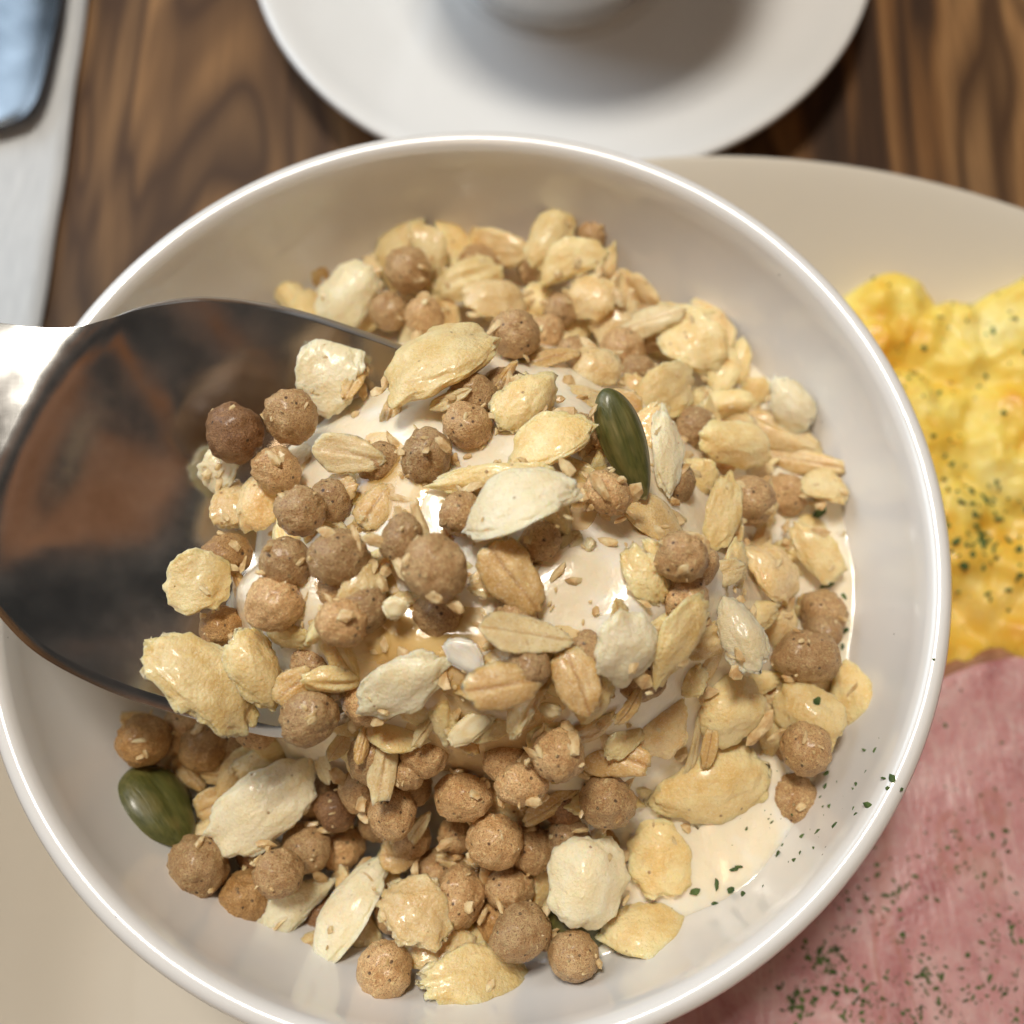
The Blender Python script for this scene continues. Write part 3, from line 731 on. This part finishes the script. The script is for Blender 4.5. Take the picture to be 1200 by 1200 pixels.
# buried pieces that fill the gaps; named by the nearest landmark
LAND = ((478, 317, 'the highest far left ball'), (519, 422, 'the biggest cream puff'), (645, 285, 'the far crossed puffs'), (604, 392, 'the large speckled ball'), (760, 377, 'the flat yellow strip'),
        (732, 520, 'the slim green seed'), (780, 456, 'the plump cream puff'), (927, 474, 'the jagged puff on the right wall'), (863, 520, 'the level cream puff'), (846, 598, 'the tooth shaped puff'),
        (944, 541, 'the golden pointed flake'), (868, 742, 'the white burst puff'), (961, 652, 'the golden wedge'), (946, 770, 'the wide brown ball'), (995, 822, 'the puff on the right wall'),
        (853, 831, 'the plump yellow puff'), (832, 918, 'the largest near right puff'), (732, 758, 'the round puff with a black speck'), (716, 882, 'the large creased oat flake'), (689, 1034, 'the grey pear shaped puff'),
        (765, 1086, 'the bean shaped puff'), (560, 1152, 'the ragged nearest puff'), (580, 986, 'the round ball below the row'), (537, 1051, 'the pale oval ball'), (459, 953, 'the hanging oat flake'),
        (410, 1067, 'the long pointed puff'), (344, 1066, 'the ridged grey puff'), (306, 947, 'the large grey white puff'), (187, 945, 'the round dark green seed'), (232, 1014, 'the large ball by the dark green seed'),
        (300, 870, 'the near rim of the spoon'), (610, 1094, 'the glossy near wall ball'), (451, 1137, 'the near left wall ball'), (386, 438, 'the pale puff on the spoon rim'))
KINDS = {('B', 'd'): 'brown cereal ball', ('B', 'o'): 'orange brown cereal ball', ('B', 'k'): 'dark brown cereal ball', ('P', 's'): 'soaked tan puff', ('P', 'c'): 'cream puff', ('O', 'g'): 'golden oat flake', ('O', 'a'): 'amber oat flake', ('O', 'p'): 'pale oat flake'}
SHOWN = np.zeros((300, 300), bool); YY, XX = np.mgrid[0:300, 0:300]*4.0+2
def ell(q, k=1.0):
    a = math.radians(q['a']); dx, dy = XX-q['u'], -(YY-q['v']); l_ = dx*math.cos(a)+dy*math.sin(a); w_ = -dx*math.sin(a)+dy*math.cos(a)
    return (l_/(q['L']/2*k))**2+(w_/(q['W']/2*k))**2 < 1
for q in items: SHOWN |= ell(q, .95)
fill = []; cells = []
tries = 0
while len(fill) < 210 and tries < 6000:
    tries += 1
    u, v = rng.uniform(140, 1010), rng.uniform(270, 1180)
    if in_yog_view(u, v) or (u < 330 and v < 850): continue
    p = unproj(u, v, -12 if v < 880 else -20)
    if math.hypot(p[0], p[1]) > 53: continue
    pit = v > 905+max(0, (u-600))*.35
    if not pit and v > 900 and u > 820: continue
    if any(math.hypot(u-a, v-b) < (40 if pit else 33) for a, b in cells): continue
    cells.append((u, v)); q = rng.random()
    if pit: kk = 'pit' if q < .72 else 'pitp'
    else: kk = 'side' if q < .55 else ('sideo' if q < .8 else 'sideb')
    d = dict(k={'pit': 'B', 'pitp': 'P', 'side': 'P', 'sideo': 'O', 'sideb': 'B'}[kk], u=u, v=v, h=-3.2 if pit else -1.8, r=None, y=-1, z=None, s=None, m=None, fill=kk, lab='', a=rng.uniform(0, 180))
    d['L'], d['W'] = {'B': (rng.uniform(52, 62),)*2, 'P': (rng.uniform(78, 112), rng.uniform(30, 48)), 'O': (rng.uniform(65, 85), rng.uniform(32, 46))}[d['k']]
    if d['k'] == 'P': d['m'] = rng.choice('scc'); d['s'] = rng.choice('pcbcf')
    if d['k'] == 'O': d['m'] = rng.choice('gap')
    if d['k'] == 'B': d['m'] = rng.choice('dok' if pit else 'dd')  # darker materials in the pit put its shade into the balls' colour
    e_ = ell(d)
    if (e_ & ~SHOWN).sum() < .14*e_.sum(): continue
    dd, lu, lv, ln = min((math.hypot(u-a, v-b), a, b, c) for a, b, c in LAND)
    side = ('right of' if u > lu else 'left of') if abs(u-lu) > abs(v-lv) else ('nearer than' if v > lv else 'behind')
    d['lab'] = KINDS[d['k'], d['m']]+' buried '+side+' '+ln
    fill.append(d)

dup_ = {}
for q in fill: dup_.setdefault(q['lab'], []).append(q)
for lab_, qs in dup_.items():
    if len(qs) > 1:
        for i, q in enumerate(sorted(qs, key=lambda z_: z_['u'])):
            q['lab'] += ', '+('leftmost' if i == 0 else 'rightmost' if i == len(qs)-1 else ('second', 'third', 'fourth', 'fifth')[i-1]+' from left')
PTS, RAD = np.zeros((0, 3)), np.zeros(0)
def samples(d, c, R, L, W, T):
    if d['k'] == 'B': return np.array([c]), np.array([L/2])
    rr = T/2; A, B = max(0, L/2-rr), max(0, W/2-rr); pts = [c]
    for q, m_ in ((1, 8), (.5, 6)):
        for j in range(m_):
            t = 2*math.pi*j/m_; pts.append(c+R[:, 0]*A*q*math.cos(t)+R[:, 1]*B*q*math.sin(t))
    return np.array(pts), np.full(len(pts), rr)
def hnormal(x, y):
    e_ = 1.5; gx = (support(x+e_, y)-support(x-e_, y))/(2*e_); gy = (support(x, y+e_)-support(x, y-e_))/(2*e_)
    n_ = np.array([-gx, -gy, 1.]); return n_/np.linalg.norm(n_)
placed = []
for d in sorted(fill+items, key=lambda q: q['y']):
    dr = ray(d['u'], d['v']); k = d['k']
    def floor_at(x, y):
        if d['z'] is not None: return max(d['z'], spoon_z(x, y))
        if d.get('fill'): return support(x, y)
        return max(support(x, y), spoon_z(x, y))
    # march along the sight line until the piece rests on what carries it
    pxmm = F/125.; off0 = {'B': .33*d['L']/pxmm, 'P': 1.4, 'O': .6, 'C': .5, 'G': 1.3}[k]
    if d['z'] is not None: off0 = 0
    t = 90.
    while t < 200:
        p = CAM+dr*t
        if p[2] <= floor_at(p[0], p[1])+off0+d['h']: break
        t += .25
    p = CAM+dr*t
    n = hnormal(p[0], p[1]); view = -dr/np.linalg.norm(dr)
    if d['z'] is not None: n = np.array([0, 0, 1.])
    r_ = random.Random(int(d['u']*7+d['v']*13))
    n = .45*n+.55*view+np.array([r_.uniform(-.3, .3), r_.uniform(-.3, .3), 0])*(.5 if k == 'C' else 2.6 if d.get('fill') else 1.2); n /= np.linalg.norm(n)
    a = math.radians(d['a']); ax = CR*math.cos(a)+CU*math.sin(a); ax = ax-n*np.dot(ax, n); ax /= np.linalg.norm(ax)
    by = np.cross(n, ax); R = np.array([ax, by, n]).T
    def dims(t):
        s_ = t/F; L, W = d['L']*s_, d['W']*s_
        T = {'B': (L+W)/2, 'P': min(4.6, max(2.1, .42*W)), 'O': min(1.3, max(.8, .2*W)), 'C': 1.3, 'G': min(3.8, .6*W)}[k]
        return L, W, T
    L, W, T = dims(t)
    sp, sr = samples(d, p, R, L, W, T); lift = 0.; cap = 5.5 if d['y'] > 0 else 2.5
    while len(PTS) and lift < cap:
        q = sp-dr*lift; dist = np.sqrt(((q[:, None]-PTS[None])**2).sum(2)); pen = (sr[:, None]+RAD[None]-dist).max()
        if pen < .75: break
        lift += .3
    t -= lift; p = CAM+dr*t; L, W, T = dims(t)
    sp, sr = samples(d, p, R, L, W, T); PTS = np.vstack([PTS, sp]); RAD = np.r_[RAD, sr]
    name, cat = BASE[k]
    if k == 'B':
        me = r_.choice(BALLS[d['m'] or 'd']); sc_ = (L/7.5, W/7.5, (L+W)/15)
    elif k == 'P':
        me = r_.choice(PUFFS[(d['m'] or 'c', STYLE[d['s'] or 'r'])]); sc_ = (L/10, W/10*1.05, T/10*1.15)
    elif k == 'O':
        me = r_.choice(OATS[d['m'] or 'g']); sc_ = (L/10, W/10, T/2.4)
    elif k == 'C':
        me = r_.choice(CHIPS[d['m'] or 'y']); sc_ = (L/10, W/10, .30)
    else:
        me = SEED; sc_ = (L/10, W/10, T/10*1.25)
    o = bpy.data.objects.new(name, me); sc.collection.objects.link(o)
    if k == 'B' and L == W:
        Rm = Matrix.Rotation(r_.uniform(0, 6), 3, Vector((r_.gauss(0, 1), r_.gauss(0, 1), r_.gauss(0, 1))))
    else:
        Rm = Matrix(R.tolist())
        flip = {'P': r_.choice((0, math.pi)), 'O': 0}.get(k, 0)
        Rm = Rm @ Matrix.Rotation(r_.uniform(-.15, .15), 3, 'X') @ Matrix.Rotation(flip, 3, 'Z')
    o.matrix_world = Matrix.Translation(w3(p)) @ Rm.to_4x4() @ Matrix.Diagonal((*sc_, 1))
    if d.get('fill'): tag(o, d['lab'], cat, {'B': 'half buried cereal balls', 'P': 'half buried puffs', 'O': 'half buried oat flakes'}[k])
    else: tag(o, d['lab'], cat, {'B': 'brown cereal balls', 'P': 'puffed grains', 'O': 'oat flakes', 'C': 'pale chips', 'G': 'pumpkin seeds'}[k])
    if k == 'G':
        tp = bpy.data.objects.new('tip', SEEDTIP); sc.collection.objects.link(tp); tp.parent = o
    placed.append((o, d, p, R, L, W, T))

# ------------------------------------------------------------------ crumbs, parsley, honey
def scatter(name, spots, mat, flat=.5, kindlab=None, long_=False):
    vs, fs = [], []; r_ = random.Random(len(spots))
    for (p, s) in spots:
        Q = Matrix.Rotation(r_.uniform(0, 6.3), 3, 'Z') @ Matrix.Rotation(r_.gauss(0, .5), 3, 'X') @ Matrix.Rotation(r_.gauss(0, .4), 3, 'Y')
        k0 = len(vs); sx, sy, sz = s*r_.uniform(.7, 1.5)*(1.6 if long_ and r_.random() < .3 else 1), s*r_.uniform(.45, .9), s*flat*r_.uniform(.6, 1.2); o = Vector((r_.uniform(0, 50), 0, 0))
        for q in IV1:
            v = Vector(q); v = v*(1+.5*mn.noise(v*1.5+o)); v = Q @ Vector((v.x*sx, v.y*sy, v.z*sz)); vs.append(w3((p[0]+v.x, p[1]+v.y, p[2]+v.z)))
        fs += [tuple(k0+i for i in f) for f in IF1]
    return kind(mesh_obj(name, vs, fs, mat, smooth=False), 'stuff', kindlab)
r_ = random.Random(3); spots = []
top = [q for q in placed if q[1]['y'] >= 0 and q[1]['k'] in 'BP']
for _ in range(520):                                  # crumbs lying on the pieces
    o, d, p, R, L, W, T = r_.choice(top)
    if d['k'] == 'B':
        v = np.array([r_.gauss(0, 1), r_.gauss(0, 1), abs(r_.gauss(0, 1))+.3]); v /= np.linalg.norm(v); q = p+v*L/2*.98
    else:
        a, b = r_.uniform(-.6, .6), r_.uniform(-.6, .6); q = p+R[:, 0]*a*L/2+R[:, 1]*b*W/2+R[:, 2]*T/2*.8*math.sqrt(max(0, 1-a*a-b*b))
    spots.append((q, r_.choice((.2, .25, .3, .4, .55, .8, 1.1))))
for _ in range(260):                                  # crumbs on the yogurt
    u, v = r_.gauss(580, 150), r_.gauss(680, 150); p = unproj(u, v, 8)
    for _k in range(4): p = unproj(u, v, max(-30, yog(p[0], p[1])))
    if math.hypot(p[0], p[1]) < 50: spots.append(((p[0], p[1], yog(p[0], p[1])+.25), r_.choice((.35, .45, .6, .8, 1.2))))
for _ in range(520):                                  # and in the gaps between the pieces
    o, d, p, R, L, W, T = r_.choice(top); a = r_.uniform(0, 6.28); e_ = r_.uniform(.95, 1.25)
    q = p+R[:, 0]*L/2*e_*math.cos(a)+R[:, 1]*W/2*e_*math.sin(a)-R[:, 2]*r_.uniform(0, 1.2)
    if math.hypot(q[0], q[1]) < 53 and d['z'] is None: spots.append((q, r_.choice((.35, .45, .6, .8, 1.1, 1.4))))
scatter('cereal_crumbs', spots, M_crumb, .42, 'fine cereal crumbs strewn over the heap', True)

def on_bowl(u, v):
    t = 110.; dr = ray(u, v)
    while t < 200:
        p = CAM+dr*t; r = math.hypot(p[0], p[1])
        if p[2] <= (max(wall_r2z(r), yog(p[0], p[1])) if r < 62 else 0): return p
        t += .2
    return p
spots = []
for (u, v, s) in ((1017, 944, 3.2), (1000, 948, 2.6), (1004, 920, 2.2), (1040, 924, 1.8), (1045, 912, 2.4), (1026, 880, 2.2), (1014, 880, 2.), (979, 968, 4.), (958, 976, 2.6), (912, 1002, 2.6), (938, 1000, 2.2), (933, 1008, 2.2), (971, 905, 3.), (968, 922, 3.6), (962, 935, 2.), (973, 945, 2.4), (966, 945, 2.), (1003, 955, 2.6), (1035, 912, 1.6), (918, 990, 2.), (942, 980, 2.2), (989, 700, 3.), (988, 740, 4.), (986, 758, 2.6), (960, 603, 7), (968, 686, 4.), (840, 1035, 4.5), (860, 1018, 3.), (865, 1015, 2.6), (815, 1042, 4.), (837, 1059, 3.), (872, 1050, 2.), (856, 1043, 4.), (895, 1038, 1.4), (1094, 773, 1.4), (1000, 925, 1.4), (1030, 865, 1.3), (1014, 905, 1.3), (1056, 925, 1.3)):
    p = on_bowl(u, v); spots.append(((p[0], p[1], p[2]+.12), s*.115*2.0))
r_ = random.Random(12)
for _ in range(90):
    u, v = r_.gauss(960, 60), r_.gauss(960, 70); p = on_bowl(u, v)
    if math.hypot(p[0], p[1]) < 61 and u > 850: spots.append(((p[0], p[1], p[2]+.08), r_.choice((.10, .14, .2, .3))))
for (u, v, s) in ((957, 823, .75), (951, 843, .3), (975, 825, .2), (915, 848, .35), (905, 1010, .3), (880, 960, .35), (862, 985, .3), (928, 955, .3)):
    best = None
    for o, d, p, R, L, W, T in placed:
        dd = math.hypot(d['u']-u, d['v']-v)
        if best is None or dd < best[0]: best = (dd, p, T)
    dr = ray(u, v); tt = (best[1]-CAM) @ CF; q = CAM+dr*(tt-best[2]*.5); spots.append((q, s))
scatter('parsley_flakes', spots, M_pars, .25, 'dried green parsley flakes on the right side of the bowl')

def drape(name, polys, thick, mat):
    """a thin pool lying on the yogurt, each outline an ellipse in heap coordinates with a wavy edge"""
    for (u, v, a_, b_, ang, lab) in polys:
        p = unproj(u, v, 8)
        for _k in range(5): p = unproj(u, v, yog(p[0], p[1]))
        vs, fs = [], []; nr_, na_ = 14, 48; ca, sa = math.cos(math.radians(ang)), math.sin(math.radians(ang))
        for i in range(nr_+1):
            f = i/nr_
            for j in range(na_):
                t_ = 2*math.pi*j/na_; k_ = 1+.35*mn.noise((math.cos(t_)*1.3+u, math.sin(t_)*1.3, v))+.15*mn.noise((math.cos(t_)*3+u, math.sin(t_)*3, v))
                x_, y_ = a_*f*k_*math.cos(t_), b_*f*k_*math.sin(t_); x, y = p[0]+x_*ca-y_*sa, p[1]+x_*sa+y_*ca
                vs.append(w3((x, y, yog(x, y)-.12+thick*(1-f*f))))
        for i in range(nr_):
            for j in range(na_): a = i*na_; fs.append((a+j, a+na_+j, a+na_+(j+1) % na_, a+(j+1) % na_))
        tag(mesh_obj(name, vs, fs, mat), lab, 'honey', 'pools of honey on the yogurt')
drape('honey', ((455, 762, 10, 6, 30, 'yellow honey pool left of the white chip'), (455, 560, 8, 5, -60, 'honey pool beside the ball alone on bare yogurt'),
                (690, 575, 6, 3.5, 60, 'honey smear below the pointed puff by the green seed'), (520, 745, 8, 4, 10, 'honey film above the white chip'), (420, 690, 7, 4.5, -40, 'honey pool between the balls on the spoon'), (570, 828, 11, 6, 5, 'amber honey pool at the near edge of the yogurt'),
                (640, 770, 8, 4, -10, 'amber honey under the two creased oat flakes')), .75, M_honey)

# ------------------------------------------------------------------ egg and ham on the plate
def egg_h(x, y):
    def bump(cx, cy, r, h): 
        q = 1-((x-cx)**2+(y-cy)**2)/(r*r); return h*math.sqrt(q) if q > 0 else 0
    z = 0
    for cx, cy, r, h in ((78, 50, 11, 11), (88, 42, 13, 12), (73, 44, 13, 12), (104, 42, 15, 14), (118, 36, 18, 14), (80, 30, 17, 14), (99, 26, 18, 15), (116, 16, 20, 14), (84, 12, 17, 11), (70, 22, 16, 12), (102, 2, 22, 10), (82, -8, 18, 6), (128, -4, 20, 9), (134, 24, 18, 11)):
        z = max(z, bump(cx+2*mn.noise((x*.1, y*.1, cx)), cy+2*mn.noise((x*.1, y*.1, cy+9)), r, h))
    return z+(2.2*mn.noise((x*.16, y*.16, 3))+1.0*mn.noise((x*.35, y*.35, 8))+.35*mn.noise((x*.9, y*.9, 2)))*min(1, z/4)
def plate_z(x, y):
    r = math.hypot(x-PX, y-PY); return float(np.interp(r, [p[0] for p in PLATE], [p[1] for p in PLATE]))
vs, fs, ids = [], [], {}
N = 150; x0, x1, y0, y1 = 52, 150, -30, 72
for j in range(N+1):
    for i in range(N+1):
        x, y = x0+(x1-x0)*i/N, y0+(y1-y0)*j/N; h_ = egg_h(x, y); ids[i, j] = len(vs)
        vs.append(w3((x, y, plate_z(x, y)-1.0+(h_+1.0 if h_ > .2 else 0))))
for j in range(N):
    for i in range(N):
        cs = [(i, j), (i+1, j), (i+1, j+1), (i, j+1)]
        if max(egg_h(x0+(x1-x0)*a/N, y0+(y1-y0)*b/N) for a, b in cs) > .2: fs.append(tuple(ids[c] for c in cs))
tag(mesh_obj('scrambled_egg', vs, fs, M_egg), 'soft yellow scrambled egg with parsley on the plate right of the bowl', 'scrambled egg')

# ham slice: rounded slab with a darker rind
hc = (92, -62); out_ = []
for j in range(120):
    a = 2*math.pi*j/120; rr = 1+.05*mn.noise((math.cos(a)*1.5, math.sin(a)*1.5, 4))+.02*mn.noise((math.cos(a)*6, math.sin(a)*6, 4))
    out_.append((hc[0]+66*rr*math.cos(a), hc[1]+51*rr*math.sin(a)+.10*66*math.cos(a)))
def ham_z(x, y):
    return max(-45.8, plate_z(x, y)+3)+1.3*mn.noise((x*.035, y*.035, 6))+.5*mn.noise((x*.12, y*.12, 6))+.18*mn.noise((x*.5, y*.5, 6))+2.2*sstep(-30, -12, y)
ham = bpy.data.objects.new('ham_slice', None); sc.collection.objects.link(ham); tag(ham, 'thick pink ham slice sprinkled with parsley at the near right', 'ham')
vs, fs = [], []; RN = 60
for i in range(RN+1):
    f = i/RN
    for (x, y) in out_:
        X, Y = hc[0]+(x-hc[0])*f, hc[1]+(y-hc[1])*f; vs.append(w3((X, Y, ham_z(X, Y)-(.9*((f-.96)/.04)**2 if f > .96 else 0))))
for i in range(RN):
    for j in range(120): a = i*120; fs.append((a+j, a+120+j, a+120+(j+1) % 120, a+(j+1) % 120))
mesh_obj('meat', vs, fs, M_ham, ham)
vs, fs = [], []
for j, (x, y) in enumerate(out_):
    ux, uy = x-hc[0], y-hc[1]; l_ = math.hypot(ux, uy); ux /= l_; uy /= l_; zt = ham_z(x, y)
    for (o_, z_) in ((-1.2, zt-.6), (.1, zt-.35), (1.3, zt-.8), (1.9, zt-2.2), (1.6, zt-4.2), (0, zt-5)): vs.append(w3((x+ux*o_, y+uy*o_, z_)))
for j in range(120):
    q = (j+1) % 120
    for k in range(5): fs.append((j*6+k, j*6+k+1, q*6+k+1, q*6+k))
mesh_obj('rind', vs, fs, M_rind, ham)

r_ = random.Random(21); spots = []
for _ in range(700):
    x, y = r_.uniform(60, 140), r_.uniform(-20, 66)
    h_ = egg_h(x, y)
    if h_ > 3 and fbm((x*.09, y*.09, 0)) > -.12: spots.append(((x, y, plate_z(x, y)+h_+.1), r_.choice((.2, .3, .4, .6))))
for _ in range(110):
    x, y = r_.gauss(86, 9), r_.gauss(10, 6); h_ = egg_h(x, y)
    if h_ > 1: spots.append(((x, y, plate_z(x, y)+h_+.15), r_.choice((.4, .6, .8))))
scatter('parsley_flakes', spots, M_pars, .3, 'dried green parsley flakes on the scrambled egg')
spots = []
for _ in range(2200):
    x, y = r_.gauss(75, 22), r_.gauss(-68, 22)
    if math.hypot((x-hc[0])/63, (y-hc[1])/47) < 1 and fbm((x*.07, y*.07, 5)) > -.05: spots.append(((x, y, ham_z(x, y)+.05), r_.choice((.10, .14, .2, .25, .35, .5))))
for (u, v, n_, s_) in ((975, 1130, 70, 14), (940, 1175, 50, 12), (1010, 1170, 60, 16), (1090, 1160, 50, 20), (1060, 1040, 40, 22)):
    for _ in range(n_):
        p = unproj(r_.gauss(u, s_), r_.gauss(v, s_), -45)
        if math.hypot((p[0]-hc[0])/63, (p[1]-hc[1])/47) < 1: spots.append(((p[0], p[1], ham_z(p[0], p[1])+.05), r_.choice((.15, .2, .3, .45, .6))))
scatter('parsley_flakes', spots, M_pars, .25, 'dried green parsley flakes on the ham')
